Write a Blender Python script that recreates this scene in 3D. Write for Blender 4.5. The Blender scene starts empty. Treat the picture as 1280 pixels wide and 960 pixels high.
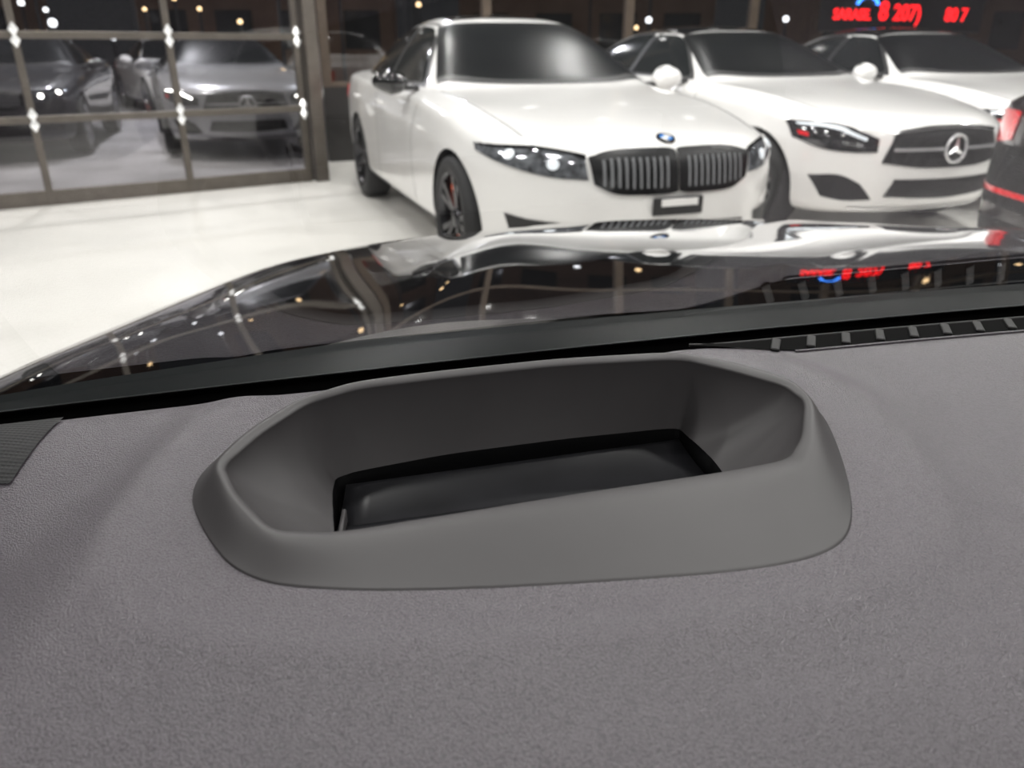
import bpy, bmesh, math, random
from mathutils import Vector, Matrix
from mathutils.bvhtree import BVHTree
random.seed(4)
S=bpy.context.scene
COL=S.collection
H=1.197
# ------------------------------------------------------------ helpers
def link(o,parent=None):
    COL.objects.link(o)
    if parent is not None: o.parent=parent
    return o
def obj(name,verts,faces,mat,parent=None,smooth=True,loc=None):
    me=bpy.data.meshes.new(name)
    me.from_pydata([tuple(v) for v in verts],[],faces)
    me.update()
    for m in (mat if isinstance(mat,(list,tuple)) else [mat]): me.materials.append(m)
    if smooth: me.polygons.foreach_set("use_smooth",[True]*len(me.polygons))
    o=bpy.data.objects.new(name,me)
    if loc: o.location=loc
    return link(o,parent)
def empty(name,loc=(0,0,0),rz=0,label=None,cat=None,parent=None):
    e=bpy.data.objects.new(name,None); e.empty_display_size=.2
    e.location=loc; e.rotation_euler=(0,0,rz)
    if label: e["label"]=label
    if cat: e["category"]=cat
    return link(e,parent)
def grid(nu,nv,closed_u=False):
    f=[]
    for i in range(nu if closed_u else nu-1):
        for j in range(nv-1):
            a=i*nv+j; b=((i+1)%nu)*nv+j
            f.append((a,b,b+1,a+1))
    return f
def catmull(P,n):
    P=[Vector(p) for p in P]
    if len(P)==1: return [P[0].copy() for _ in range(n+1)]
    Q=[P[0]*2-P[1]]+P+[P[-1]*2-P[-2]]
    L=[0]
    for i in range(1,len(P)): L.append(L[-1]+max(1e-6,(P[i]-P[i-1]).length))
    out=[]
    for k in range(n+1):
        s=L[-1]*k/n; i=0
        while i<len(P)-2 and s>L[i+1]: i+=1
        t=(s-L[i])/(L[i+1]-L[i])
        p0,p1,p2,p3=Q[i],Q[i+1],Q[i+2],Q[i+3]
        out.append(0.5*((2*p1)+(p2-p0)*t+(2*p0-5*p1+4*p2-p3)*t*t+(3*p1-p0-3*p2+p3)*t**3))
    return out
def interp(x,tab):
    if x<=tab[0][0]: return tab[0][1]
    for (a,b),(c,d) in zip(tab,tab[1:]):
        if x<=c:
            t=(x-a)/(c-a); return b+(d-b)*t
    return tab[-1][1]
def sm(a,b,x):
    t=max(0,min(1,(x-a)/(b-a))); return t*t*(3-2*t)
def boxes(name,bl,mat,parent=None,bevel=.0):
    """bl: list of (center,size,rotz)"""
    V=[];F=[]
    for c,s,rz in bl:
        b=len(V); R=Matrix.Rotation(rz,3,'Z')
        for dx in(-.5,.5):
            for dy in(-.5,.5):
                for dz in(-.5,.5):
                    V.append(Vector(c)+R@Vector((dx*s[0],dy*s[1],dz*s[2])))
        for q in((0,1,3,2),(4,6,7,5),(0,4,5,1),(2,3,7,6),(0,2,6,4),(1,5,7,3)): F.append(tuple(b+i for i in q))
    o=obj(name,V,F,mat,parent,smooth=False)
    if bevel:
        m=o.modifiers.new("bevel","BEVEL"); m.width=bevel; m.segments=2
    return o
def eachbox(name,bl,mat,parent,bevel=0):
    for b in bl: boxes(name,[b],mat,parent,bevel)
# ------------------------------------------------------------ materials
def mat(name,color,rough=.5,metal=0,coat=0,noise=None,bump=None,emis=None,spec=.5,coords='Object',coatrough=.03):
    m=bpy.data.materials.new(name); m.use_nodes=True
    nt=m.node_tree; N=nt.nodes; L=nt.links; p=N["Principled BSDF"]
    p.inputs["Base Color"].default_value=(*color,1); p.inputs["Roughness"].default_value=rough
    p.inputs["Metallic"].default_value=metal; p.inputs["Coat Weight"].default_value=coat
    p.inputs["Coat Roughness"].default_value=coatrough
    p.inputs["Specular IOR Level"].default_value=spec
    tc=N.new("ShaderNodeTexCoord")
    if noise:
        sc,amt=noise
        n=N.new("ShaderNodeTexNoise"); n.inputs["Scale"].default_value=sc; n.inputs["Detail"].default_value=3
        L.new(tc.outputs[coords],n.inputs["Vector"])
        r=N.new("ShaderNodeMapRange"); r.inputs["From Min"].default_value=.3; r.inputs["From Max"].default_value=.7
        r.inputs["To Min"].default_value=1-amt; r.inputs["To Max"].default_value=1+amt
        L.new(n.outputs["Fac"],r.inputs["Value"])
        mx=N.new("ShaderNodeVectorMath"); mx.operation='SCALE'; mx.inputs[0].default_value=color
        L.new(r.outputs["Result"],mx.inputs["Scale"]); L.new(mx.outputs[0],p.inputs["Base Color"])
    if bump:
        kind,sc,dist,strn=bump
        if kind=='voronoi':
            n=N.new("ShaderNodeTexVoronoi"); n.inputs["Scale"].default_value=sc; out=n.outputs["Distance"]
        elif kind=='dots':
            n=N.new("ShaderNodeTexVoronoi"); n.inputs["Scale"].default_value=sc; n.inputs["Randomness"].default_value=0; out=n.outputs["Distance"]
        else:
            n=N.new("ShaderNodeTexNoise"); n.inputs["Scale"].default_value=sc; n.inputs["Detail"].default_value=3; out=n.outputs["Fac"]
        L.new(tc.outputs[coords],n.inputs["Vector"])
        b=N.new("ShaderNodeBump"); b.inputs["Distance"].default_value=dist; b.inputs["Strength"].default_value=strn
        L.new(out,b.inputs["Height"]); L.new(b.outputs["Normal"],p.inputs["Normal"])
    if emis:
        p.inputs["Emission Color"].default_value=(*emis[0],1); p.inputs["Emission Strength"].default_value=emis[1]
    return m
M_white=mat("white_paint",(.82,.81,.80),.28,0,1,noise=(3,.015))
M_darkcar=mat("dark_paint",(.05,.05,.055),.3,0,1,noise=(3,.03))
M_silver=mat("silver_paint",(.38,.38,.40),.3,.3,1,noise=(3,.02))
M_redcar=mat("charcoal_paint",(.018,.014,.016),.3,0,1,noise=(3,.03))
M_black=mat("black_gloss",(.008,.008,.009),.08,0,.5,noise=(5,.1))
M_kframe=mat("grille_frame_black",(.005,.005,.006),.38,0,0,noise=(5,.1),spec=.25)
M_trim=mat("black_trim",(.02,.02,.021),.45,noise=(30,.2))
M_frit=mat("black_ceramic_frit",(.003,.003,.003),.6,noise=(30,.2),spec=.2)
M_gapshade=mat("gap_shade_black",(.0015,.0015,.0015),.9,noise=(30,.2),spec=.05)  # near-black colour standing in for shade in the gap and vent slot
M_glass=mat("dark_window_glass",(.014,.016,.017),.10,0,0,noise=(1.5,.3),spec=.35)
M_wsglass=mat("tinted_windshield_glass",(.008,.009,.010),.30,0,0,noise=(1.5,.3),spec=.08)
M_seam=mat("panel_gap",(.10,.10,.10),.7,noise=(20,.1))
M_chrome=mat("chrome",(.75,.75,.76),.15,1,noise=(10,.02))
M_star=mat("bright_chrome",(.9,.9,.92),.2,.7,noise=(10,.02))
M_slat=mat("grey_slat",(.17,.175,.185),.5,.0,noise=(10,.05),spec=.3)
M_tire=mat("tire_rubber",(.02,.02,.021),.75,bump=('noise',60,.002,.4))
M_rimblack=mat("dark_alloy",(.06,.06,.065),.25,.8,noise=(10,.1))
M_rimgrey=mat("grey_alloy",(.40,.40,.42),.25,.9,noise=(10,.05))
M_caliper=mat("glowing_red_caliper",(.85,.10,.03),.35,emis=((1,.14,.04),.8),noise=(10,.05))  # glow put into the colour brightens the caliper
M_lamp=mat("headlamp_glass",(.20,.21,.23),.10,.5,1,noise=(28,.8))
M_lampdark=mat("headlamp_dark",(.03,.03,.033),.08,.3,1,noise=(30,.6))
M_drl=mat("lamp_lens",(.8,.85,.9),.1,.2,1,emis=((.9,.95,1),.5),noise=(10,.02))
M_lit=mat("lit_lamp",(.9,.9,.9),.2,emis=((1,.97,.9),16.0),noise=(10,.02))
M_tail=mat("tail_lamp",(.45,.01,.015),.12,0,1,emis=((1,.03,.04),.5),noise=(60,.5))
M_mesh=mat("grille_mesh",(.008,.008,.009),.45,.1,bump=('dots',60,.01,1.0),spec=.3)
M_blue=mat("roundel_blue",(.03,.2,.6),.2,0,1,noise=(10,.03))
M_ownhood=mat("black_car_paint",(.004,.004,.005),.03,0,1,noise=(2,.1),coatrough=.01)
M_cowl=mat("cowl_plastic",(.003,.0048,.0055),.42,noise=(40,.1),spec=.10)
M_bezel=mat("bezel_plastic",(.0375,.0345,.0365),.52,noise=(60,.03),spec=.42)
M_recess=mat("recess_black",(.003,.003,.0035),.35,noise=(60,.2))
M_display=mat("projector_cover",(.012,.012,.014),.28,0,0,noise=(40,.2),spec=.45)
M_vent=mat("vent_plastic",(.012,.0115,.012),.55,noise=(60,.05),spec=.2)
M_spk=mat("speaker_mesh",(.018,.018,.019),.6,bump=('dots',420,.0006,1.0),spec=.2)
M_frame=mat("aluminium_frame",(.12,.105,.09),.4,.5,noise=(8,.15))
M_framedk=mat("dark_bronze_frame",(.10,.075,.055),.45,.3,noise=(8,.15))
M_hw=mat("glowing_hinge_steel",(.85,.85,.85),.25,.8,emis=((1,.98,.95),.6),noise=(20,.02))  # glow in the steel paints the bright glints on the hinges
M_floor=mat("white_epoxy_floor",(.74,.725,.69),.24,noise=(1.1,.05),bump=('noise',4,.003,.12),coords='Object')
M_ground=mat("wet_asphalt",(.38,.37,.38),.28,noise=(1.3,.25))
M_ceil=mat("dark_ceiling",(.035,.033,.03),.8,noise=(2,.2))
M_wall=mat("dark_panel_wall",(.012,.011,.010),.4,noise=(1.2,.4))
M_brick=mat("glowing_brown_facade",(.14,.08,.05),.8,noise=(.6,.5),emis=((.30,.16,.09),.06))  # faint warm glow in the material stands for light on the walls
M_red=mat("red_led",(.5,.0,.0),.4,emis=((1,.01,.015),2.2),noise=(20,.05))
M_bl=mat("blue_led",(.0,.1,.5),.4,emis=((.05,.25,1),4.0),noise=(20,.05))
M_warm=mat("warm_bulb",(.9,.7,.4),.4,emis=((1,.68,.35),6.0),noise=(20,.05))
M_cool=mat("cool_bulb",(.9,.9,.9),.4,emis=((.95,.97,1),6.0),noise=(20,.05))
def leather():
    col=(.087,.075,.089)
    m=mat("dash_soft_leather",col,.36,spec=.6)
    nt=m.node_tree;N=nt.nodes;L=nt.links;p=N["Principled BSDF"];tc=N.new("ShaderNodeTexCoord")
    v=N.new("ShaderNodeTexVoronoi");v.inputs["Scale"].default_value=1700;L.new(tc.outputs["Object"],v.inputs["Vector"])
    v2=N.new("ShaderNodeTexVoronoi");v2.inputs["Scale"].default_value=1050;L.new(tc.outputs["Object"],v2.inputs["Vector"])
    mm=N.new("ShaderNodeMath");mm.operation='ADD';L.new(v.outputs["Distance"],mm.inputs[0]);L.new(v2.outputs["Distance"],mm.inputs[1])
    b=N.new("ShaderNodeBump");b.inputs["Distance"].default_value=.00026;b.inputs["Strength"].default_value=1.0;b.invert=True
    L.new(mm.outputs[0],b.inputs["Height"]);L.new(b.outputs["Normal"],p.inputs["Normal"])
    r=N.new("ShaderNodeMapRange");r.inputs["From Min"].default_value=.4;r.inputs["From Max"].default_value=1.4
    r.inputs["To Min"].default_value=1.35;r.inputs["To Max"].default_value=.45;L.new(mm.outputs[0],r.inputs["Value"])
    mx=N.new("ShaderNodeVectorMath");mx.operation='SCALE';mx.inputs[0].default_value=col
    L.new(r.outputs[0],mx.inputs["Scale"]);L.new(mx.outputs[0],p.inputs["Base Color"])
    return m
M_leather=leather()
def thin_glass(name,tint,boost=1.0,rough=0.0):
    m=bpy.data.materials.new(name);m.use_nodes=True;nt=m.node_tree;N=nt.nodes;L=nt.links
    N.clear();o=N.new("ShaderNodeOutputMaterial");mx=N.new("ShaderNodeMixShader")
    t=N.new("ShaderNodeBsdfTransparent");t.inputs[0].default_value=(*tint,1)
    g=N.new("ShaderNodeBsdfGlossy");g.inputs["Roughness"].default_value=rough;g.inputs[0].default_value=(1,1,1,1)
    f=N.new("ShaderNodeFresnel");f.inputs["IOR"].default_value=1.5
    a=N.new("ShaderNodeMath");a.operation='MULTIPLY';a.inputs[1].default_value=boost;a.use_clamp=True
    L.new(f.outputs[0],a.inputs[0]);L.new(a.outputs[0],mx.inputs[0]);L.new(t.outputs[0],mx.inputs[1]);L.new(g.outputs[0],mx.inputs[2]);L.new(mx.outputs[0],o.inputs[0])
    return m
M_windshield=thin_glass("windshield_glass",(.945,.965,.96),.70)
M_pane=thin_glass("door_pane_glass",(.54,.53,.54),2.0,.03)
# ------------------------------------------------------------ cars
def build_body(kind,paint,parent):
    coupe=kind!='sedan'
    T=[ # x : levels 1..9
     (2.33,[(.70,.23),(.78,.31),(.80,.48),(.79,.60),(.74,.685),(.62,.715),(.45,.73),(.22,.735),(0,.738)]),
     (2.24,[(.78,.19),(.84,.28),(.86,.48),(.85,.65),(.80,.745),(.66,.778),(.46,.795),(.23,.80),(0,.80)]),
     (2.0,[(.80,.18),(.88,.28),(.90,.50),(.895,.68),(.85,.79),(.70,.838),(.48,.840),(.24,.842),(0,.845)]),
     (1.5,[(.80,.18),(.90,.28),(.915,.52),(.91,.72),(.87,.855),(.72,.910),(.48,.904),(.24,.908),(0,.911)]),
     (1.0,[(.80,.18),(.90,.27),(.91,.52),(.91,.74),(.875,.895),(.74,.945),(.52,.950),(.26,.960),(0,.963)]),
     (.80,[(.80,.18),(.90,.27),(.91,.52),(.91,.75),(.875,.91),(.765,.952),(.60,.98),(.3,.995),(0,1.0)]),
     (.66,[(.80,.18),(.90,.27),(.91,.52),(.91,.75),(.875,.915),(.775,.96),(.67,1.025),(.36,1.06),(0,1.07)]),
     (.35,[(.80,.18),(.90,.27),(.905,.52),(.91,.76),(.88,.92),(.785,.965),(.63,1.195),(.35,1.225),(0,1.235)]),
     (-.02,[(.80,.18),(.90,.27),(.905,.52),(.91,.77),(.885,.93),(.79,.97),(.58,1.345),(.33,1.39),(0,1.40)]),
     (-.5,[(.80,.18),(.90,.27),(.905,.52),(.91,.78),(.885,.94),(.79,.975),(.56,1.37),(.33,1.43),(0,1.44)]),
     (-1.0,[(.80,.18),(.90,.27),(.91,.52),(.92,.80),(.89,.955),(.785,.985),(.55,1.34),(.32,1.402),(0,1.412)]),
     (-1.3,[(.80,.18),(.90,.27),(.915,.52),(.92,.81),(.89,.965),(.78,.995),(.55,1.26),(.32,1.325),(0,1.335)]),
     (-1.72,[(.80,.19),(.89,.28),(.91,.52),(.91,.82),(.88,.98),(.76,1.01),(.56,1.075),(.32,1.11),(0,1.12)]),
     (-1.9,[(.79,.20),(.88,.30),(.90,.53),(.90,.82),(.86,.985),(.75,1.015),(.55,1.04),(.3,1.055),(0,1.06)]),
     (-2.2,[(.78,.22),(.86,.32),(.88,.54),(.87,.80),(.83,.965),(.73,1.005),(.54,1.03),(.3,1.045),(0,1.05)]),
     (-2.33,[(.74,.26),(.80,.36),(.82,.55),(.81,.75),(.77,.90),(.68,.94),(.5,.965),(.27,.975),(0,.98)]),
    ]
    if coupe: # lower, shorter cabin
        T2=[]
        for x,l in T:
            l=list(l)
            for k in (6,7,8):
                y,z=l[k]
                if z>1.02 and -1.6<x<.7: z=1.0+(z-1.0)*.90
                l[k]=(y*(.97 if z>1.1 else 1),z)
            T2.append((x,l))
        T=T2
    verts=[]
    def warp(x,y):
        w=abs(y)/.9
        if x>1.2: x-= .42*w**3*sm(1.2,2.3,x)
        if x<-1.4: x+= .22*w**3*sm(-1.4,-2.3,x)
        return x
    def add(x,y,z):
        verts.append((warp(x,y),y,z)); return len(verts)-1
    rings=[]
    for x,l in T:
        yb,zb=l[0]
        half=[(yb*.33,zb),(yb*.66,zb)]+list(l[:8])   # 10 pts
        ring=[add(x,0,zb)]+[add(x,y,z) for y,z in half]+[add(x,0,l[8][1])]+[add(x,-y,z) for y,z in reversed(half)]
        rings.append(ring)
    n=len(rings[0]); faces=[];crs={}
    for k,(a,b) in enumerate(zip(rings,rings[1:])):
        for i in range(n):
            j=(i+1)%n
            faces.append((a[i],a[j],b[j],b[i]))
        for lv,cv in((6,.45),(7,.35),(8,.75 if T[k][0]>.75 else .35),(4,.3)):
            for i in(lv,n-lv): crs[frozenset((a[i],b[i]))]=cv
    def cap(ring,T0,sgn,bulge):
        x,l=T0
        def ringat(c,r):
            def h(i): return ring[i] if c>=0 else ring[(n-i)%n]
            ac=abs(c)
            if r==0: return h([0,1,2,3][ac])
            if r==5: return h([11,10,9,8][ac])
            if ac==3: return h(3+r)
            return None
        g={}
        for r in range(6):
            for c in range(-3,4):
                v=ringat(c,r)
                if v is None:
                    zt=[l[8][1],l[7][1],l[6][1],l[5][1]][abs(c)]
                    zs=l[r][1]; zb=l[0][1]; z=zb+(zs-zb)/(l[5][1]-zb)*(zt-zb)
                    y=[0,.33,.66][abs(c)]*l[r][0]*(1 if c>=0 else -1)
                    v=add(x+sgn*bulge[r],y,z)
                g[(r,c)]=v
        for r in range(5):
            for c in range(-3,3):
                q=(g[(r,c)],g[(r,c+1)],g[(r+1,c+1)],g[(r+1,c)])
                faces.append(q)
        for c in range(-3,3): crs[frozenset((g[(5,c)],g[(5,c+1)]))]=.55
    cap(rings[0],T[0],1,[0,.05,.06,.045,.03,0])
    cap(rings[-1],T[-1],-1,[0,.05,.06,.03,.02,0])
    o=obj("body",verts,faces,paint,None)
    bm=bmesh.new();bm.from_mesh(o.data);bmesh.ops.recalc_face_normals(bm,faces=bm.faces)
    cl=bm.edges.layers.float.new("crease_edge")
    for e in bm.edges:
        cv=crs.get(frozenset((e.verts[0].index,e.verts[1].index)))
        if cv: e[cl]=cv
    bm.to_mesh(o.data);bm.free()
    m=o.modifiers.new("s","SUBSURF");m.levels=3;m.render_levels=3
    cuts=[]
    for ax in(1.53,-1.32):
        for s in(1,-1):
            bm=bmesh.new()
            bmesh.ops.create_cone(bm,cap_ends=True,segments=64,radius1=.368,radius2=.368,depth=.5,matrix=Matrix.Translation((ax,s*.85,.335))@Matrix.Rotation(math.pi/2,4,'X'))
            me=bpy.data.meshes.new("c");bm.to_mesh(me);bm.free();me.materials.append(M_trim)
            c=bpy.data.objects.new("c",me);COL.objects.link(c);cuts.append(c)
            b=o.modifiers.new("b","BOOLEAN");b.object=c;b.operation='DIFFERENCE';b.solver='EXACT'
            try: b.material_mode='TRANSFER'
            except Exception: pass
    bpy.context.view_layer.update()
    dg=bpy.context.evaluated_depsgraph_get()
    me=bpy.data.meshes.new_from_object(o.evaluated_get(dg),preserve_all_data_layers=True,depsgraph=dg)
    o.modifiers.clear(); o.data=me; me.name="body"
    for c in cuts: bpy.data.objects.remove(c)
    me.polygons.foreach_set("use_smooth",[True]*len(me.polygons))
    try: me.set_sharp_from_angle(angle=math.radians(40))
    except Exception: pass
    bvh=BVHTree.FromPolygons([v.co.copy() for v in me.vertices],[tuple(p.vertices) for p in me.polygons])
    o.parent=parent
    return o,bvh
def patch(name,bvh,top,bot,mode,mt,parent,N=28,M=8,off=.003,side=1):
    A=catmull(top,N);B=catmull(bot,N);V=[]
    for i in range(N+1):
        for j in range(M+1):
            p=A[i].lerp(B[i],j/M)
            if mode=='x': o=Vector((4,p[0],p[1]));d=Vector((-1,0,0))
            elif mode=='X': o=Vector((-4,p[0],p[1]));d=Vector((1,0,0))
            elif mode=='y': o=Vector((p[0],3*side,p[1]));d=Vector((0,-side,0))
            elif mode=='z': o=Vector((p[0],p[1],4));d=Vector((0,0,-1))
            if mode=='n':
                q=Vector((p[0],p[1]*side,p[2]));h,nn,_,_=bvh.find_nearest(q);
                if nn.dot(Vector((q.x*.2,q.y,q.z-.5)))<0: nn=-nn
            else:
                h,nn,_,_=bvh.ray_cast(o,d)
                if h is None:
                    h,nn,_,_=bvh.find_nearest(o+d*(3 if mode=='y' else 2))
                if nn.dot(d)>0: nn=-nn
            V.append(h+nn*off)
    return obj(name,V,grid(N+1,M+1),mt,parent)
def joinobj(objs,name):
    bm=bmesh.new();mats=[]
    for o in objs:
        base=len(bm.faces);k=[]
        for mm in o.data.materials:
            if mm not in mats: mats.append(mm)
            k.append(mats.index(mm))
        bm.from_mesh(o.data);bm.faces.ensure_lookup_table()
        for f in bm.faces[base:]: f.material_index=k[f.material_index] if k else 0
    me=bpy.data.meshes.new(name);bm.to_mesh(me);bm.free()
    for m in mats: me.materials.append(m)
    par=objs[0].parent
    for o in objs: bpy.data.objects.remove(o)
    return link(bpy.data.objects.new(name,me),par)
def lathe(name,prof,mt,parent,seg=48,loc=(0,0,0)):
    V=[];n=len(prof)
    for i in range(seg):
        a=2*math.pi*i/seg
        for r,y in prof: V.append((r*math.cos(a),y,r*math.sin(a)))
    return obj(name,V,grid(seg,n,True),mt,parent,loc=loc)
def wheel(parent,x,s,rimmat,spokes,caliper):
    y=s*.80
    w=lathe("wheel",[(.245,-.10*s),(.30,-.11*s),(.325,-.10*s),(.335,-.07*s),(.335,.07*s),(.325,.10*s),(.30,.112*s),(.25,.105*s),(.242,.08*s)],M_tire,parent,56,(x,y,.335))
    V=[];F=[]
    b=lathe("rim",[(.242,-.09*s),(.240,.085*s),(.250,.10*s),(.246,.106*s),(.236,.10*s),(.228,.07*s),(.225,-.02*s)],rimmat,w,56)
    parts=[b]
    for k in range(spokes):
        a=2*math.pi*k/spokes
        for q in((-.35,),(.35,)) if spokes<=5 else ((0,),):
            da=q[0]*.55
            r0=Vector((.05*math.cos(a),0,.05*math.sin(a)));r1=Vector((.232*math.cos(a+da),0,.232*math.sin(a+da)))
            d=(r1-r0).normalized();t=Vector((-d.z,0,d.x));VV=[]
            for r,wd,yo in((r0,.022,.07),(r0.lerp(r1,.5),.014,.085),(r1,.016,.095)):
                for sg in(-1,1):
                    for yy in(yo-.03,yo): VV.append(r+t*wd*sg+Vector((0,yy*s,0)))
            FF=[]
            for m_ in(0,4): FF+=[(m_,m_+1,m_+5,m_+4),(m_+1,m_+3,m_+7,m_+5),(m_+3,m_+2,m_+6,m_+7),(m_+2,m_,m_+4,m_+6)]
            FF+=[(8,9,11,10),(0,2,3,1)]
            parts.append(obj("sp",VV,FF,rimmat,w,False))
    parts.append(lathe("hub",[(.0001,.085*s),(.045,.085*s),(.058,.07*s),(.058,.03*s)],rimmat,w,24))
    r=joinobj(parts,"rim")
    lathe("brake_disc",[(.0001,.0),(.19,.0),(.195,-.02*s),(.0001,-.03*s)],M_trim if rimmat is M_rimblack else M_rimblack,w,40)
    if caliper:
        VV=[];K=12
        for i in range(K+1):
            a=math.radians(40+100*i/K)
            for r_ in(.14,.222):
                for yy in(.0,.045): VV.append((r_*math.cos(a),yy*s,r_*math.sin(a)))
        FF=[]
        for i in range(K):
            m_=i*4
            FF+=[(m_,m_+1,m_+5,m_+4),(m_+1,m_+3,m_+7,m_+5),(m_+3,m_+2,m_+6,m_+7),(m_+2,m_,m_+4,m_+6)]
        c=obj("brake_caliper",VV,FF,M_caliper,w); c["label"]="red brake caliper with a glow in its colour"
def roundel(parent,bvh):
    h,nn,_,_=bvh.ray_cast(Vector((2.23,0,3)),Vector((0,0,-1)))
    q=nn.to_track_quat('Z','Y').to_matrix();R=.050;V=[];F=[];mi=[]
    def ring(r,zz): 
        b=len(V)
        for i in range(32):
            a=2*math.pi*i/32;V.append(h+q@Vector((r*math.cos(a),r*math.sin(a),zz)))
        return b
    a=ring(R,.001);b=ring(R*.95,.008);c=ring(R*.66,.008)
    V.append(h+q@Vector((0,0,.008)));ce=len(V)-1
    for i in range(32):
        j=(i+1)%32
        F.append((a+i,a+j,b+j,b+i));mi.append(0)
        F.append((b+i,b+j,c+j,c+i));mi.append(1)
        F.append((c+i,c+j,ce));mi.append(2 if (i//8)%2 else 3)
    o=obj("emblem",V,F,[M_chrome,M_black,M_blue,M_white],parent,False)
    for p,m_ in zip(o.data.polygons,mi): p.material_index=m_
    o["label"]="round blue and white hood emblem"
def star(parent,x,z,R=.084):
    V=[];F=[]
    seg=40
    for i in range(seg):
        a=2*math.pi*i/seg
        for k in range(8):
            b=2*math.pi*k/8;r=R+.009*math.cos(b)
            V.append((x+.009*math.sin(b),r*math.cos(a),z+r*math.sin(a)))
    for i in range(seg):
        for k in range(8):
            F.append((i*8+k,i*8+(k+1)%8,((i+1)%seg)*8+(k+1)%8,((i+1)%seg)*8+k))
    for k in range(3):
        a=math.pi/2+2*math.pi*k/3;b=len(V)
        d=(math.cos(a),math.sin(a));t=(-d[1],d[0])
        V+=[(x,t[0]*.020,z+t[1]*.020),(x,-t[0]*.020,z-t[1]*.020),(x,d[0]*R,z+d[1]*R),(x+.016,0,z)]
        F+=[(b,b+2,b+3),(b+2,b+1,b+3)]
    o=obj("emblem",V,F,M_star,parent,False);o["label"]="chrome three-pointed star in a ring"
def make_car(kind,paint,cx,cy,yaw,label,style,rimmat=None,spokes=10,blackroof=False,caliper=False,mirrormat=None,group=None,lit=False):
    root=empty("car",(cx,cy,0),yaw,label,"car")
    body,bvh=build_body(kind,paint,root)
    hz=.90 if kind!='sedan' else 1.0
    lensmat=M_lit if lit else M_drl
    def Z(z): return 1.0+(z-1.0)*hz if z>1.02 else z
    o=patch("windshield",bvh,[(-.05,-.515),(.01,-.3),(.03,0),(.01,.3),(-.05,.515)],[(.58,-.705),(.74,-.4),(.79,0),(.74,.4),(.58,.705)],'z',M_wsglass,root,32,14,.004)
    patch("cowl",bvh,[(.58,-.705),(.74,-.4),(.79,0),(.74,.4),(.58,.705)],[(.66,-.72),(.81,-.4),(.86,0),(.81,.4),(.66,.72)],'z',M_trim,root,32,3,.004)
    patch("rear_window",bvh,[(-1.10,-.46),(-1.06,0),(-1.10,.46)],[(-1.66,-.55),(-1.74,0),(-1.66,.55)],'z',M_glass,root,24,10,.004)
    if blackroof:
        patch("roof_panel",bvh,[(-.05,-.485),(-.01,0),(-.05,.485)],[(-1.05,-.46),(-1.03,0),(-1.05,.46)],'z',M_black,root,24,14,.004)
    else:
        patch("sunroof",bvh,[(-.13,-.40),(-.10,0),(-.13,.40)],[(-.60,-.40),(-.60,0),(-.60,.40)],'z',M_black,root,20,8,.004)
    for s in(1,-1):
        tr=patch("window_trim",bvh,[(.55,Z(.975)),(.40,Z(1.075)),(.0,Z(1.315)),(-.42,Z(1.36)),(-.95,Z(1.33)),(-1.36,Z(1.17))],[(.56,.968),(.2,.975),(-.2,.98),(-.6,.985),(-1.0,.995),(-1.42,1.02)],'y',M_trim,root,40,8,.002,s)
        patch("side_window",bvh,[(.44,Z(1.02)),(.0,Z(1.29)),(-.42,Z(1.34))],[(.46,.99),(0,.995),(-.42,1.0)],'y',M_glass,root,20,8,.005,s)
        patch("side_window",bvh,[(-.49,Z(1.34)),(-.92,Z(1.31)),(-1.28,Z(1.175))],[(-.49,1.0),(-.9,1.008),(-1.33,1.03)],'y',M_glass,root,20,8,.005,s)
        for pts in ([(.78,.90),(.66,.6),(.72,.26)],[(-.46,.95),(-.44,.6),(-.46,.25)],[(-1.34,.97),(-1.15,.72),(-.98,.45)]):
            A=[(p[0]-.004,p[1]) for p in pts];B=[(p[0]+.004,p[1]) for p in pts]
            patch("panel_seam",bvh,A,B,'y',M_seam,root,16,1,.0015,s)
        patch("panel_seam",bvh,[(.80,.742*s),(1.5,.715*s),(2.0,.66*s)],[(.80,.735*s),(1.5,.708*s),(2.0,.653*s)],'z',M_seam,root,24,1,.0015)
        for hx in(-.28,-1.15):
            h,nn,_,_=bvh.ray_cast(Vector((hx,3*s,.84)),Vector((0,-s,0)))
            V=[];K=10
            for i in range(K+1):
                t=i/K;xx=hx-.10+.2*t;bow=.032*max(0,math.sin(math.pi*t))**.5+.002
                for k in range(6):
                    a=2*math.pi*k/6;V.append((xx,h.y+s*(bow+.006*math.cos(a)),.84+.013*math.sin(a)))
            F=[]
            for i in range(K):
                for k in range(6): F.append((i*6+k,i*6+(k+1)%6,(i+1)*6+(k+1)%6,(i+1)*6+k))
            obj("door_handle",V,F,paint,root)
            if kind!='sedan': break
        mm=mirrormat if (mirrormat and s<0) else paint
        V=[];F=[];nu,nv=20,12
        for i in range(nu):
            a=2*math.pi*i/nu
            for j in range(nv):
                b=math.pi*j/(nv-1)
                r=math.sin(b)**.7 if math.sin(b)>0 else 0
                xx=.085*math.cos(b)
                if xx<0: xx*=.45
                V.append((.50+xx,s*(.985+.115*r*math.cos(a)),1.005+.072*r*math.sin(a)-(.0 if r*math.cos(a)>0 else .01)))
        mi=obj("mirror",V,grid(nu,nv,True),mm,root)
        boxes("mirror_arm",[((.50,s*.885,.965),(.07,.16,.03),0)],M_trim,mi,.008)
        lathe("mirror_glass",[(.0001,0),(.06,0),(.066,.004)],M_glass,mi,24,(0,0,0)).matrix_local=Matrix.Translation((.46,s*.985,1.005))@Matrix.Rotation(math.pi/2,4,'Z')
        patch("sill_trim",bvh,[(1.10,.27),(0,.25),(-.90,.27)],[(1.10,.20),(0,.19),(-.90,.20)],'y',M_trim if kind=='sedan' else paint,root,20,2,.003,s)
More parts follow.
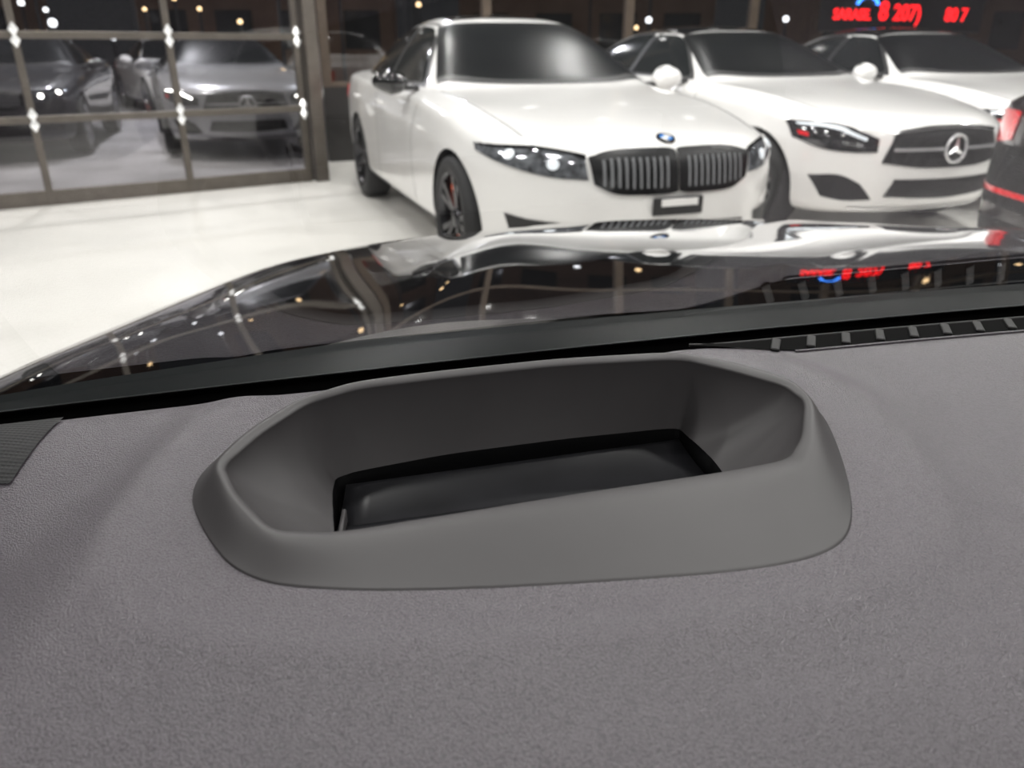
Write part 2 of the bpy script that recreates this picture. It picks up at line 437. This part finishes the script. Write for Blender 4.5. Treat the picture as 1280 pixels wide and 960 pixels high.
    if style=='kidney':
        for s in(1,-1):
            g=patch("kidney_grille",bvh,[(s*.003,.744),(s*.06,.752),(s*.30,.749),(s*.435,.722)],[(s*.003,.562),(s*.07,.554),(s*.30,.558),(s*.415,.605)],'x',M_kframe,root,24,10,.012)
            g["label"]="black framed kidney grille with grey vertical slats"
            K=10
            for k in range(K):
                t=(k+.6)/(K+.2);y=s*(.038+.352*t)
                zt=.716-.02*max(0,t-.75)*4*.4;zb=.582+.02*max(0,t-.6)*2
                w=.0065
                patch("grille_slat",bvh,[(y-w,zt),(y+w,zt)],[(y-w,zb),(y+w,zb)],'x',M_slat,g,3,6,.015)
            t_=[(2.26,.445,.722),(2.13,.60,.748),(1.98,.76,.775),(1.80,.90,.792)]
            b_=[(2.32,.445,.625),(2.2,.60,.635),(2.05,.78,.682),(1.84,.92,.755)]
            hl=patch("headlight",bvh,t_,b_,'n',M_lamp,root,28,10,.006,s)
            patch("lamp_eyebrow",bvh,[(2.26,.44,.724),(2.13,.60,.750),(1.98,.76,.777),(1.80,.90,.794)],[(2.27,.44,.707),(2.14,.60,.733),(1.99,.77,.762),(1.81,.905,.782)],'n',M_black,hl,20,1,.009,s)
            for (a,b,cz) in((2.18,.56,.684),(2.03,.73,.714)):
                q,nn,_,_=bvh.find_nearest(Vector((a,b*s,cz)));
                if nn.x<0: nn=-nn
                V=[];rot=nn.to_track_quat('Z','Y').to_matrix()
                prof=[(.030,0.004),(.030,.010),(.024,.011),(.021,.007),(.012,.012),(.0005,.014)]
                for i in range(20):
                    an=2*math.pi*i/20
                    for r,zz in prof: V.append(q+rot@Vector((r*math.cos(an),r*math.sin(an)*.9,zz)))
                obj("lamp_lens",V,grid(20,len(prof),True),lensmat,hl)
            patch("side_intake",bvh,[(s*.52,.42),(s*.68,.43),(s*.77,.45)],[(s*.55,.33),(s*.66,.32),(s*.74,.33)],'x',M_trim,root,12,4,.004)
        patch("lower_intake",bvh,[(-.42,.40),(0,.42),(.42,.40)],[(-.50,.28),(0,.26),(.50,.28)],'x',M_mesh,root,24,5,.004)
        h,_,_,_=bvh.ray_cast(Vector((4,0,.50)),Vector((-1,0,0)))
        pl=boxes("license_plate_bracket",[((h.x+.012,0,.495),(.02,.27,.085),0)],M_trim,root,.006)
        boxes("license_plate",[((h.x+.028,0,.515),(.006,.20,.035),0)],M_white,pl,.002)
        roundel(root,bvh)
    elif style=='star':
        gr=patch("grille",bvh,[(-.42,.70),(-.2,.722),(0,.727),(.2,.722),(.42,.70)],[(-.49,.53),(-.25,.50),(0,.495),(.25,.50),(.49,.53)],'x',M_mesh,root,32,10,.006)
        h,_,_,_=bvh.ray_cast(Vector((4,0,.6)),Vector((-1,0,0)))
        for s in(-1,1):
            patch("grille_bar",bvh,[(s*.09,.618),(s*.25,.618),(s*.43,.618)],[(s*.09,.598),(s*.25,.598),(s*.43,.598)],'x',M_star,gr,12,2,.02)
        patch("grille_surround",bvh,[(-.44,.715),(-.2,.739),(0,.744),(.2,.739),(.44,.715)],[(-.43,.70),(-.2,.724),(0,.729),(.2,.724),(.43,.70)],'x',M_chrome,root,24,1,.008)
        star(root,h.x+.03,.61)
        for s in(1,-1):
            t_=[(2.25,.50,.670),(2.12,.64,.735),(1.98,.76,.785),(1.78,.90,.80)]
            b_=[(2.28,.52,.595),(2.18,.64,.59),(2.05,.78,.61),(1.88,.90,.68)]
            hl=patch("headlight",bvh,t_,b_,'n',M_lampdark,root,28,10,.006,s)
            patch("lamp_lens",bvh,[(2.20,.55,.672),(2.05,.70,.735),(1.86,.85,.77)],[(2.21,.56,.655),(2.07,.71,.72),(1.88,.86,.76)],'n',lensmat,hl,14,1,.012,s)
            patch("lamp_lens",bvh,[(2.24,.60,.645),(2.1,.74,.67)],[(2.26,.60,.615),(2.12,.75,.635)],'n',M_chrome,hl,8,3,.012,s)
            patch("lamp_marker",bvh,[(1.97,.82,.70),(1.90,.87,.72)],[(1.98,.83,.68),(1.92,.88,.70)],'n',M_tail,hl,6,2,.012,s)
            patch("side_intake",bvh,[(s*.58,.40),(s*.68,.45),(s*.80,.44)],[(s*.50,.30),(s*.64,.29),(s*.74,.31)],'x',M_mesh,root,14,5,.005)
            patch("hood_crease",bvh,[(1.0,.46*s),(1.6,.42*s),(2.15,.34*s)],[(1.0,.452*s),(1.6,.412*s),(2.15,.334*s)],'z',paint,root,20,1,.008)
        patch("lower_intake",bvh,[(-.40,.43),(0,.425),(.40,.43)],[(-.44,.32),(0,.30),(.44,.32)],'x',M_mesh,root,24,5,.005)
        patch("chin_trim",bvh,[(-.60,.25),(0,.245),(.60,.25)],[(-.60,.235),(0,.225),(.60,.235)],'x',M_chrome,root,24,1,.008)
    for s in(1,-1):
        tl=patch("tail_light",bvh,[(-2.36,.38,.93),(-2.28,.65,.93),(-2.12,.82,.92),(-1.95,.90,.90)],[(-2.38,.40,.80),(-2.3,.66,.77),(-2.14,.85,.77),(-2.0,.92,.80)],'n',M_tail,root,22,6,.006,s)
    patch("rear_diffuser",bvh,[(-.70,.42),(0,.44),(.70,.42)],[(-.62,.30),(0,.28),(.62,.30)],'X',M_mesh,root,20,4,.004)
    if style=='rear':
        patch("rear_panel",bvh,[(-.78,.76),(0,.78),(.78,.76)],[(-.76,.50),(0,.50),(.76,.50)],'X',M_mesh,root,20,6,.004)
        patch("rear_reflector",bvh,[(-.74,.57),(0,.58),(.74,.57)],[(-.74,.545),(0,.555),(.74,.545)],'X',M_tail,root,20,1,.006)
    for ax in(1.53,-1.32):
        for s in(1,-1):
            wheel(root,ax,s,rimmat or M_rimgrey,spokes,caliper and ax>0)
    return root
make_car('sedan',M_white,-.01,6.09,-1.224,"white sport sedan with black kidney grille and dark wheels",'kidney',M_rimblack,5,False,True,M_black)
make_car('coupe',M_white,1.94,7.407,-1.196,"white coupe with black roof and star emblem grille",'star',M_rimgrey,5,True)
make_car('coupe',M_white,4.01,8.33,-1.33,"white coupe with black roof parked beside another coupe",'star',M_rimgrey,10,True)
make_car('coupe',M_redcar,4.71,3.50,0.0,"charcoal coupe showing red tail lamps",'rear',M_rimblack,10,True)
make_car('sedan',M_darkcar,-6.6,11.4,-1.25,"black sedan parked outside the glass door",'kidney',M_rimgrey,10,lit=True)  # cars beyond the door are added in place of reflections in its glass
make_car('coupe',M_silver,-4.0,11.7,-1.15,"silver coupe parked outside the glass door",'star',M_rimgrey,10,lit=True)
make_car('sedan',M_white,-7.0,17.6,-1.0,"white sedan parked outside behind other cars",'kidney',M_rimgrey,10)
# ------------------------------------------------------------ own car
own=empty("car",(0,0,0),0,"black car seen from inside with grey leather dashboard and glossy hood","car")
CX=.43
def yb(x):
    return .474+.277*x-.07*x*x-.35*max(0,x-.45)**2-.5*max(0,-.30-x)**2
O=[(-.1500,.3150),(-.1300,.2785),(-.1030,.2465),(-.0646,.2402),(-.0150,.2414),(.0400,.2464),(.0950,.2530),(.1315,.2650),(.1495,.2910),(.166,.352),(.1740,.4070),(.1520,.4485),(.1087,.4704),(.0303,.4552),(-.0388,.4368),(-.0906,.4210),(-.1250,.3910),(-.1440,.3543)]
A=[(-.1295,.3104,.1728),(-.1179,.2914,.1755),(-.0965,.2690,.1798),(-.0708,.2728,.1828),(-.0139,.2918,.1838),(.0397,.3078,.1838),(.0998,.3243,.1836),(.1312,.3300,.1803),(.1423,.3450,.1760),(.1537,.3764,.171),(.1493,.3951,.170),(.1265,.4165,.170),(.1000,.4357,.170),(.0279,.4252,.170),(-.0358,.4070,.170),(-.0833,.3915,.170),(-.1073,.3734,.171),(-.1220,.3403,.172)]
A=[(x,y,d-.0028) for x,y,d in A]
B=[(-.088,.330),(-.085,.318),(-.082,.305),(-.077,.296),(-.015,.314),(.04,.330),(.10,.349),(.113,.358),(.1155,.3650),(.1125,.388),(.108,.405),(.105,.414),(.1005,.4285),(.03,.413),(-.0375,.394),(-.085,.3745),(-.0945,.367),(-.0930,.352)]
def rnd(P,mid,k):
    P=[Vector(p) for p in P]
    for _ in range(mid):
        Q=[]
        for i in range(len(P)): Q+=[P[i],(P[i]+P[(i+1)%len(P)])*.5]
        P=Q
    for _ in range(k):
        Q=[]
        for i in range(len(P)):
            a=P[i];b=P[(i+1)%len(P)];Q+=[a*.75+b*.25,a*.25+b*.75]
        P=Q
    return P
O3=rnd([(x,y,-.1873) for x,y in O],0,3);A3=rnd([(x,y,-d) for x,y,d in A],1,2);B3=rnd([(x,y,-.212) for x,y in B],1,2)
HOLE=[(o.lerp(a,.62).x,o.lerp(a,.62).y) for o,a in zip(O3,A3)]
def inside(x,y):
    if not(-.16<x<.19 and .22<y<.49): return False
    c=False;n=len(HOLE);j=n-1
    for i in range(n):
        xi,yi=HOLE[i];xj,yj=HOLE[j]
        if (yi>y)!=(yj>y) and x<(xj-xi)*(y-yi)/(yj-yi)+xi: c=not c
        j=i
    return c
def dz(x,y):
    e=yb(x)-y
    z=-.1873
    z-=2.4*max(0,.222-y)**2
    z-=1.8*max(0,-.165-x)**1.6*sm(.02,.18,e)
    z-=1.0*max(0,x-.20)**2*sm(.02,.20,e)
    r=(abs((x-.014)/.162)**3.0+abs((y-.352-.12*x)/.118)**3.0)**(1/3.0)
    fr=sm(.24,.34,y)   # contour fades in front of the bezel
    z+=.0020*math.exp(-((r-1.17)/.06)**2)*(.35+.65*fr)-.0042*sm(1.16,1.42,r)*sm(.015,.09,e)*(.6+.4*fr)
    return z
V=[]
xs=[];x=-.62
while x<1.13:
    xs.append(x);x+=.0035 if -.19<x<.21 else .008
nx=len(xs);ny=170
for x in xs:
    for j in range(ny):
        v=j/(ny-1);y=-.10+(yb(x)-.005+.10)*v
        z=dz(x,y)
        if inside(x,y): z-=.09
        e=(yb(x)-.005-y)
        z-=.005*math.exp(-e/.004)
        V.append((x,y,H+z))
base=len(V)
F=grid(nx,ny)
for i in range(nx):
    x,y,z=V[i*ny+ny-1];V.append((x,y+.001,z-.06))
for i in range(nx-1): F.append((i*ny+ny-1,(i+1)*ny+ny-1,base+i+1,base+i))
dash=obj("dashboard",V,F,M_leather,own);dash["label"]="purple-grey grained soft leather dashboard top"
V=[]
fo=[0,.012,.03,.06,.12,.2,.3,.42,.5,.57,.63,.68,.73,.78,.83,.87,.91,.95,.98,1.0]
fi=[.006,.015,.03,.06,.12,.25,.45,.65,.82,.94,1.0]
n=len(O3)
for i in range(n):
    o,a,b=O3[i],A3[i],B3[i]
    wd=math.hypot(a.x-o.x,a.y-o.y)
    fr=1-min(.46,.018/wd)
    for f in fo:
        p=o.lerp(a,f)
        ss_=.75*f/.80+.25*sm(0,.80,f)
        g=.06*min(1,f/.012)+.94*min(1,ss_) if f>0 else 0
        p.z=o.z+(a.z-o.z)*min(1.0,g)
        if f>fr:
            q=(f-fr)/(1-fr);p.z-=.0036*(1-math.sqrt(max(0,1-q*q*.96)))
        V.append((p.x,p.y,H+p.z))
    dl=.0036*(1-.2)
    for f in fi:
        g=f**1.15
        p=a.lerp(b,g);p.z=a.z-dl+(b.z+dl-a.z)*(f**.80)
        V.append((p.x,p.y,H+p.z))
nr=len(fo)+len(fi)
bez=obj("display_bezel",V,[f for f in grid(n,nr,True)],M_bezel,dash);bez["label"]="matte grey plastic head-up display bezel"
V=[]
c=Vector((.012,.36))
for i in range(n):
    b=B3[i]
    for dzz,sc in((0,1.0),(.035,.995)):
        V.append((c.x+(b.x-c.x)*sc,c.y+(b.y-c.y)*sc,H-.2118-dzz))
bb=len(V);V.append((c.x,c.y,H-.247))
F=grid(n,2,True)
for i in range(n): F.append((i*2+1,((i+1)%n)*2+1,bb))
rec=obj("projector_recess",V,F,M_recess,dash,False)
def curved(name,P,th,sag,mt,par):
    P=[Vector(p) for p in P];V=[];K=14
    for i in range(K+1):
        for j in range(K+1):
            u=i/K;v=j/K
            p=P[0].lerp(P[1],u).lerp(P[3].lerp(P[2],u),v)
            p=p+Vector((0,0,-sag*4*v*(1-v)))
            V.append(p)
    o=obj(name,V,grid(K+1,K+1),mt,par)
    m=o.modifiers.new("s","SOLIDIFY");m.thickness=th;m.offset=-1
    return o
zz=H-.212
curved("projector_cover",[(-.079,.300,zz-.005),(.110,.354,zz-.005),(.1115,.384,zz-.009),(-.088,.334,zz-.009)],.002,.001,M_display,dash)
curved("projector_mirror",[(-.088,.335,zz-.011),(.1115,.385,zz-.011),(.101,.424,zz-.0055),(-.090,.370,zz-.0055)],.002,.0015,M_display,dash)
boxes("projector_shutter",[((-.083,.320,zz-.007),(.0025,.045,.008),.1)],M_bezel,dash,.001)
# defroster vent along the glass
V=[];F=[]
def ztop(x,q): return dz(x,yb(x)-q)
n2=60;x0,x1=.120,1.0
for i in range(n2+1):
    x=x0+(x1-x0)*i/n2
    w=min(1,(x-x0)/.08+.08)
    V.append((x,yb(x)-.006-.024*w,H+ztop(x,.006+.024*w)+.0008));V.append((x,yb(x)-.0055,H+ztop(x,.01)+.0008))
for i in range(n2): F.append((2*i,2*i+1,2*i+3,2*i+2))
vent=obj("defroster_vent",V,F,M_gapshade,dash,False);vent["label"]="defroster slot painted as a black strip, with slanted ribs"  # flat black strip on the dash paints the shade inside the slot
x=.180
while x<.98:
    boxes("vent_rib",[((x,yb(x)-.0178,H+ztop(x,.02)+.0010),(.0060,.0225,.0024),-.35)],M_vent,vent,.0011);x+=.0265
def tube(name,q,x0,x1,r,mt,par):
    V=[];F=[];K=60
    for i in range(K+1):
        x=x0+(x1-x0)*i/K
        for k in range(6):
            a=2*math.pi*k/6;V.append((x,yb(x)-q+r*1.6*math.cos(a),H+ztop(x,q)+.0005+r*math.sin(a)))
    for i in range(K):
        for k in range(6): F.append((i*6+k,i*6+(k+1)%6,(i+1)*6+(k+1)%6,(i+1)*6+k))
    obj(name,V,F,mt,par)
tube("vent_frame",.0305,.19,1.0,.0008,M_leather,vent)
tube("vent_frame",.0060,.12,1.0,.0010,M_vent,vent)
V=[];K=20
for i in range(K+1):
    for j in range(K+1):
        u=i/K;v=j/K
        x=-.46+u*(.214);y=.335+(yb(x)-.012-.335)*v
        V.append((x,y,H+dz(x,y)+.001+.002*max(0,math.sin(math.pi*u))**.5*max(0,math.sin(math.pi*v))**.5))
sp=obj("speaker_grille",V,grid(K+1,K+1),M_spk,dash);sp["label"]="perforated black speaker grille at dash corner"
# windshield
nx,ny=70,40
ca,sa=math.cos(math.radians(28)),math.sin(math.radians(28))
WW=1.0
def side_drop(x): return -.12*max(0,abs(x-CX)-.72)**2
def wp(x,s):
    y=yb(x)+.036-s*ca
    z=-(.1960-.007*x)+s*sa-.03*s*s+side_drop(x)
    return (CX+(x-CX)*(1-.12*s),y,H+z)
V=[]
for i in range(nx):
    x=CX-WW+2*WW*i/(nx-1)
    for j in range(ny): V.append(wp(x,1.0*j/(ny-1)))
W=obj("windshield",V,grid(nx,ny),M_windshield,own)
me=W.data
if me.polygons[0].normal.z>0: me.flip_normals()
W["label"]="slanted clear windshield reflecting the dashboard"
V=[]
for i in range(nx):
    x=CX-WW+2*WW*i/(nx-1)
    for s in(-.004,.0,.003,.006): 
        p=wp(x,s);V.append((p[0],p[1],p[2]-.0008))
obj("black_frit_band",V,grid(nx,4),M_frit,W)
# matte black strip painting the dark gap between glass base and dashboard
V=[]
for i in range(nx):
    x=CX-WW+2*WW*i/(nx-1)
    p=wp(x,-.003)
    V+=[(p[0],p[1],p[2]+.001),(p[0],p[1]-.003,p[2]-.012),(x,yb(x)+.02,H-.225),(x,yb(x)-.002,H-.238)]
obj("gap_shade_strip",V,grid(nx,4),M_gapshade,W)
# roof and pillars of our own car
V=[];nr2=20
for i in range(nx):
    x=CX-WW+2*WW*i/(nx-1)
    for j in range(nr2):
        s=.93+.07*j/3 if j<3 else 1.0
        p=wp(x,min(s,1.0))
        k=max(0,j-3)/(nr2-4)
        V.append((p[0],p[1]-1.9*k,p[2]+.006+.09*math.sin(min(1,k*1.6)*math.pi/2)))
obj("roof",V,grid(nx,nr2),M_trim,own)
for s in(0,1):
    V=[];K=24
    i0=CX-WW if s==0 else CX+WW;sg=-1 if s==0 else 1
    for j in range(K+1):
        p=wp(i0,j/K)
        for (ox,oz) in((0,.004),(.05,-.005),(.06,-.03),(.03,-.045),(-.01,-.02)):
            V.append((p[0]+sg*ox,p[1],p[2]+oz))
    obj("windshield_pillar",V,[(j*5+k,j*5+(k+1)%5,(j+1)*5+(k+1)%5,(j+1)*5+k) for j in range(K) for k in range(5)],M_trim,own)
# cowl
V=[]
for i in range(nx):
    x=CX-.92+1.84*i/(nx-1)
    sd=side_drop(x)+.004*x
    for yy,z in((.030,-.225),(.041,-.2065),(.055,-.2055),(.075,-.2045),(.10,-.2040),(.124,-.205),(.140,-.225),(.145,-.27)):
        V.append((x,yb(x)+yy,H+z+sd-.05*max(0,abs(x-CX)-.55)))
obj("cowl_panel",V,grid(nx,8),M_cowl,own)
# hood
zt=[(.35,-.180),(.60,-.198),(.80,-.215),(1.0,-.236),(1.3,-.275),(1.6,-.320),(1.8,-.360),(1.965,-.400)]
ed=[(.35,-.255),(.69,-.27),(.88,-.28),(1.17,-.297),(1.37,-.322),(1.57,-.360),(1.8,-.392),(1.965,-.41)]
def tabc(tab):
    pts=catmull([(a,b,0) for a,b in tab],300)
    L=[(p.x,p.y) for p in pts]
    return lambda x:interp(x,L)
zf=tabc(zt);ef=tabc(ed)
def frontedge(r):
    return interp(r,[(0,2.0),(.2,1.995),(.32,1.95),(.45,1.84),(.54,1.72),(.62,1.58),(.70,1.45),(.767,1.33),(.81,1.17),(.85,.98),(.88,.82),(.905,.60),(.93,.50)])
V=[];nu,nv=121,60
for i in range(nu):
    q=-1+2*i/(nu-1)
    r=abs(q)
    X=.93*math.sin(r*math.pi/2)*(1 if q>=0 else -1)
    x=CX+X
    y0=yb(x)+.135; y1=max(frontedge(abs(X)),y0+.02)
    for j in range(nv):
        v=math.sin(j/(nv-1)*math.pi/2)
        y=y0+(y1-y0)*v
        zc=zf(y)
        w=abs(X)/max(.05,interp(y,[(.5,.93),(.69,.91),(.90,.87),(1.17,.815),(1.37,.75),(1.57,.63),(1.72,.54),(1.84,.45),(1.95,.32),(2.0,.2)]))
        w=min(1,w)
        ze=min(ef(y),zc-.01)
        z=zc+(ze-zc)*w**2.6
        z+=.010*math.exp(-((abs(X)-.50+.10*(y-.6))/.09)**2)*sm(1.6,1.1,y) - .008*math.exp(-(X/.25)**2)*sm(1.8,1.2,y)
        z-=.012*w**12
        V.append((x,y,H+z))
F=grid(nu,nv)
b=len(V)
for i in range(nu):
    x,y,z=V[i*nv+nv-1]
    dx,dy=(x-CX),(y-.9)
    L_=math.hypot(dx,dy*.8)
    for k,(o_,dzz) in enumerate(((.012,.02),(.03,.08),(.03,.5))):
        V.append((x+dx/L_*o_,y+dy/L_*o_,z-dzz))
for i in range(nu-1):
    F.append((i*nv+nv-1,(i+1)*nv+nv-1,b+(i+1)*3,b+i*3))
    for k in range(2): F.append((b+i*3+k,b+(i+1)*3+k,b+(i+1)*3+k+1,b+i*3+k+1))
hood=obj("hood",V,F,M_ownhood,own);hood["label"]="glossy black hood reflecting the showroom"
# ------------------------------------------------------------ room
def structure(o):
    o["kind"]="structure";return o
P0=Vector((-4.12,6.37));D=Vector((2.23,1.55));DN=D.normalized();WL=D.length
ang=math.atan2(D.y,D.x)
A0=P0+D*(-2.2);A1=P0+D*1.0
B1=Vector((-2.1,9.3));B2=Vector((13,9.3+15.1*.42))
fl=[(A0.x,A0.y,0),(A0.x,-6,0),(13,-6,0),(B2.x,B2.y,0),(B1.x,B1.y,0),(A1.x,A1.y,0)]
structure(obj("floor",fl,[tuple(range(6))[::1]],M_floor,None,False))
structure(obj("ceiling",[(x,y,4.8) for x,y,_ in fl],[tuple(range(6))],M_ceil,None,False))
g=structure(obj("ground",[(-40,-10,-.02),(40,-10,-.02),(40,60,-.02),(-40,60,-.02)],[(0,1,2,3)],M_ground,None,False))
door=empty("door_1");structure(door)
def on(s,z,off=0):
    p=P0+D*s;nn=Vector((-DN.y,DN.x))*off
    return Vector((p.x+nn.x,p.y+nn.y,z))
z0=[.06,.67,1.29,1.91,2.53,3.15]
s0,s1=-2.15,.955
L_=(s1-s0)*WL
for k,z in enumerate(z0):
    boxes("door_rail",[(on((s0+s1)/2,z),(L_,.05,.12 if k==0 else .055),ang)],M_frame,door,.004)
ss=[.958,.55,.137,-.28,-.69,-1.10,-1.52,-1.93]
for s in ss: boxes("door_stile",[(on(s,1.6),(.055,.055,3.2),ang)],M_frame,door,.004)
for s in ss:
    for z in z0[1:4]:
        V=[];F=[]
        c_=on(s,z,-.045)
        for ddz in(.028,-.028):
            b=len(V)
            u=Vector((DN.x,DN.y,0));w=Vector((0,0,1));nn=Vector((DN.y,-DN.x,0))
            for a_,bb_,c2 in((.0,.055,0),(.035,.0,0),(0,-.055,0),(-.035,0,0),(0,0,.03)):
                V.append(c_+u*a_+w*(bb_+ddz*1.4)+nn*c2)
            F+=[(b,b+1,b+4),(b+1,b+2,b+4),(b+2,b+3,b+4),(b+3,b,b+4)]
        obj("hinge_glint",V,F,M_hw,door,False)  # glowing diamonds stand in for highlights on the hinge hardware
pa,pb=on(s0,0),on(s1,0)
obj("door_glass",[(pa.x,pa.y,.1),(pb.x,pb.y,.1),(pb.x,pb.y,3.2),(pa.x,pa.y,3.2)],[(0,1,2,3)],M_pane,door,False)
structure(boxes("trim_1",[(on(1.0,2.4,-.02),(.12,.16,4.8),ang)],M_frame,None,.006))
structure(boxes("trim_2",[((-1.93,8.22,2.4),(.05,.05,4.8),ang)],M_frame,None,.006))
structure(boxes("wall_left",[(on((s0+s1)/2,4.0),(L_,.1,1.6),ang)],M_wall))
q=Vector((A1.x,A1.y));r_=B1-q
mid=(q+B1)/2
structure(boxes("wall_return",[((mid.x-.05,mid.y,2.4),(r_.length,.08,4.8),math.atan2(r_.y,r_.x))],M_wall))
bd=(B2-B1);bl_=bd.length;bn=bd.normalized();ba=math.atan2(bd.y,bd.x)
def ob(d,z,off=0):
    return (B1.x+bn.x*d-bn.y*off,B1.y+bn.y*d+bn.x*off,z)
structure(boxes("wall_back",[(ob(bl_/2,.4),(bl_,.10,.8),ba)],M_wall))
structure(boxes("wall_header",[(ob(bl_/2,4.2),(bl_,.10,1.2),ba)],M_wall))
win=empty("window_1");structure(win)
eachbox("window_frame",[(ob(d,2.2),(.10,.10,2.8),ba) for d in [0.05+1.9*k for k in range(9)]]+[(ob(bl_/2,z),(bl_,.08,.06),ba) for z in(.82,2.15,3.58)],M_framedk,win,.004)
pa=ob(0,0);pb=ob(bl_,0)
obj("window_glass",[(pa[0],pa[1],.8),(pb[0],pb[1],.8),(pb[0],pb[1],3.6),(pa[0],pa[1],3.6)],[(0,1,2,3)],M_pane,win,False)
# brown brick buildings across the street, added as a warm glowing backdrop
for k,(bx,by,bw,bh,ca_) in enumerate(((-9,33,9,7,.1),(3,36,10,9,-.05),(15,34,9,6,.15),(-22,30,10,8,.3))):
    e=empty("building",(bx,by,0),ca_,"brown brick building with dark windows across the street","building");e["group"]="buildings across the street"
    boxes("facade",[((0,0,bh/2),(bw,4,bh),0)],M_brick,e,.05)
    for c0 in range(4):
        for r0 in range(2):
            boxes("facade_window",[((-bw/2+bw*(c0+.5)/4,-2.03,1.8+r0*2.6),(bw/7,.06,1.3),0)],M_glass,e,.02)
sg=empty("led_sign",ob(7.80,1.60,-.15),ba,"black sign with red glowing letters and blue arc","sign")
boxes("sign_board",[((.52,.03,.05),(3.1,.04,.50),0)],M_black,sg,.01)
def text(s,x,z,size,mt,par):
    cu=bpy.data.curves.new("t","FONT");cu.body=s;cu.size=size;cu.extrude=.005;cu.offset=.004
    o=bpy.data.objects.new("t",cu);COL.objects.link(o);bpy.context.view_layer.update()
    me=bpy.data.meshes.new_from_object(o.evaluated_get(bpy.context.evaluated_depsgraph_get()))
    bpy.data.objects.remove(o);me.materials.clear();me.materials.append(mt)
    o=bpy.data.objects.new("sign_letters",me);link(o,par)
    o.matrix_local=Matrix.Translation((x,0,z))@Matrix.Rotation(math.pi/2,4,'X')
text("SARASE.",-.82,-.04,.19,M_red,sg);text("8",.0,-.04,.34,M_red,sg);text("207)",.27,-.04,.29,M_red,sg);text("80 7",1.28,-.04,.25,M_red,sg)
V=[]
for i in range(17):
    a=math.pi*i/16
    for k in range(8):
        b_=2*math.pi*k/8;r=.18+.02*math.cos(b_);V.append((-.24+r*math.cos(a),-.01+.02*math.sin(b_),.15+r*math.sin(a)*.5))
obj("blue_arc",V,[(i*8+k,i*8+(k+1)%8,(i+1)*8+(k+1)%8,(i+1)*8+k) for i in range(16) for k in range(8)],M_bl,sg)
def streetlamp(x,y,z,r,mt):
    e=empty("street_lamp",(x,y,0),0,"distant glowing street lamp outside the windows","street lamp");e["group"]="distant street lamps"
    lathe("pole",[(.05,0),(.04,1)],M_trim,e,8).matrix_local=Matrix.Rotation(math.pi/2,4,'X')@Matrix.Scale(z,4,(0,1,0))
    V=[];n1,n2=12,8
    for i in range(n1):
        for j in range(n2):
            a=2*math.pi*i/n1;b=math.pi*j/(n2-1);V.append((r*math.sin(b)*math.cos(a),r*math.sin(b)*math.sin(a),z+r*math.cos(b)))
    obj("lamp_globe",V,grid(n1,n2,True),mt,e)
for k in range(34):
    d=random.uniform(22,29);a=random.uniform(-.62,.62)
    streetlamp(d*math.sin(a),d*math.cos(a),random.uniform(1.4,3.0),random.uniform(.05,.10),M_warm if k%3 else M_cool)
# ------------------------------------------------------------ light
w=bpy.data.worlds.new("world");S.world=w;w.use_nodes=True
w.node_tree.nodes["Background"].inputs[0].default_value=(.75,.78,.85,1);w.node_tree.nodes["Background"].inputs[1].default_value=.03
def area(x,y,z,size,power,color=(1,.97,.94),shape='DISK',sy=None,rot=(0,0,0)):
    l=bpy.data.lights.new("ceiling_or_fill_light","AREA");l.shape=shape;l.size=size
    if sy: l.size_y=sy
    l.energy=power;l.color=color
    o=bpy.data.objects.new("ceiling_or_fill_light",l);o.location=(x,y,z);o.rotation_euler=rot;link(o);return o
for i,x in enumerate((-4.2,-1.4,1.4,4.2,7.4)):
    for j,y in enumerate((-2.6,2.0,4.2,6.4,8.6)):
        if x<-3 and y>6: continue
        area(x+.3*(j%2),y,4.5,.34,70)
area(-5.5,13.5,5.5,.5,560,(.95,.95,1));area(-2,17,5.5,.5,300,(.9,.92,1));area(-8,10.5,5,.5,460,(1,.96,.92));area(-4.6,9.3,5,.4,240,(1,.96,.92))  # added outdoor fill lamps, brightening ground and cars beyond the door
# ------------------------------------------------------------ camera
cd=bpy.data.cameras.new("camera");cam=bpy.data.objects.new("camera",cd);link(cam)
cam.location=(0,0,H);cam.rotation_euler=(math.pi/2-.404,0,0)
cd.sensor_width=36;cd.lens=982.6/1280*36;cd.clip_start=.01;cd.clip_end=200
cd.dof.use_dof=True;cd.dof.focus_distance=.44;cd.dof.aperture_fstop=11
S.camera=cam
S.view_settings.view_transform='Standard'
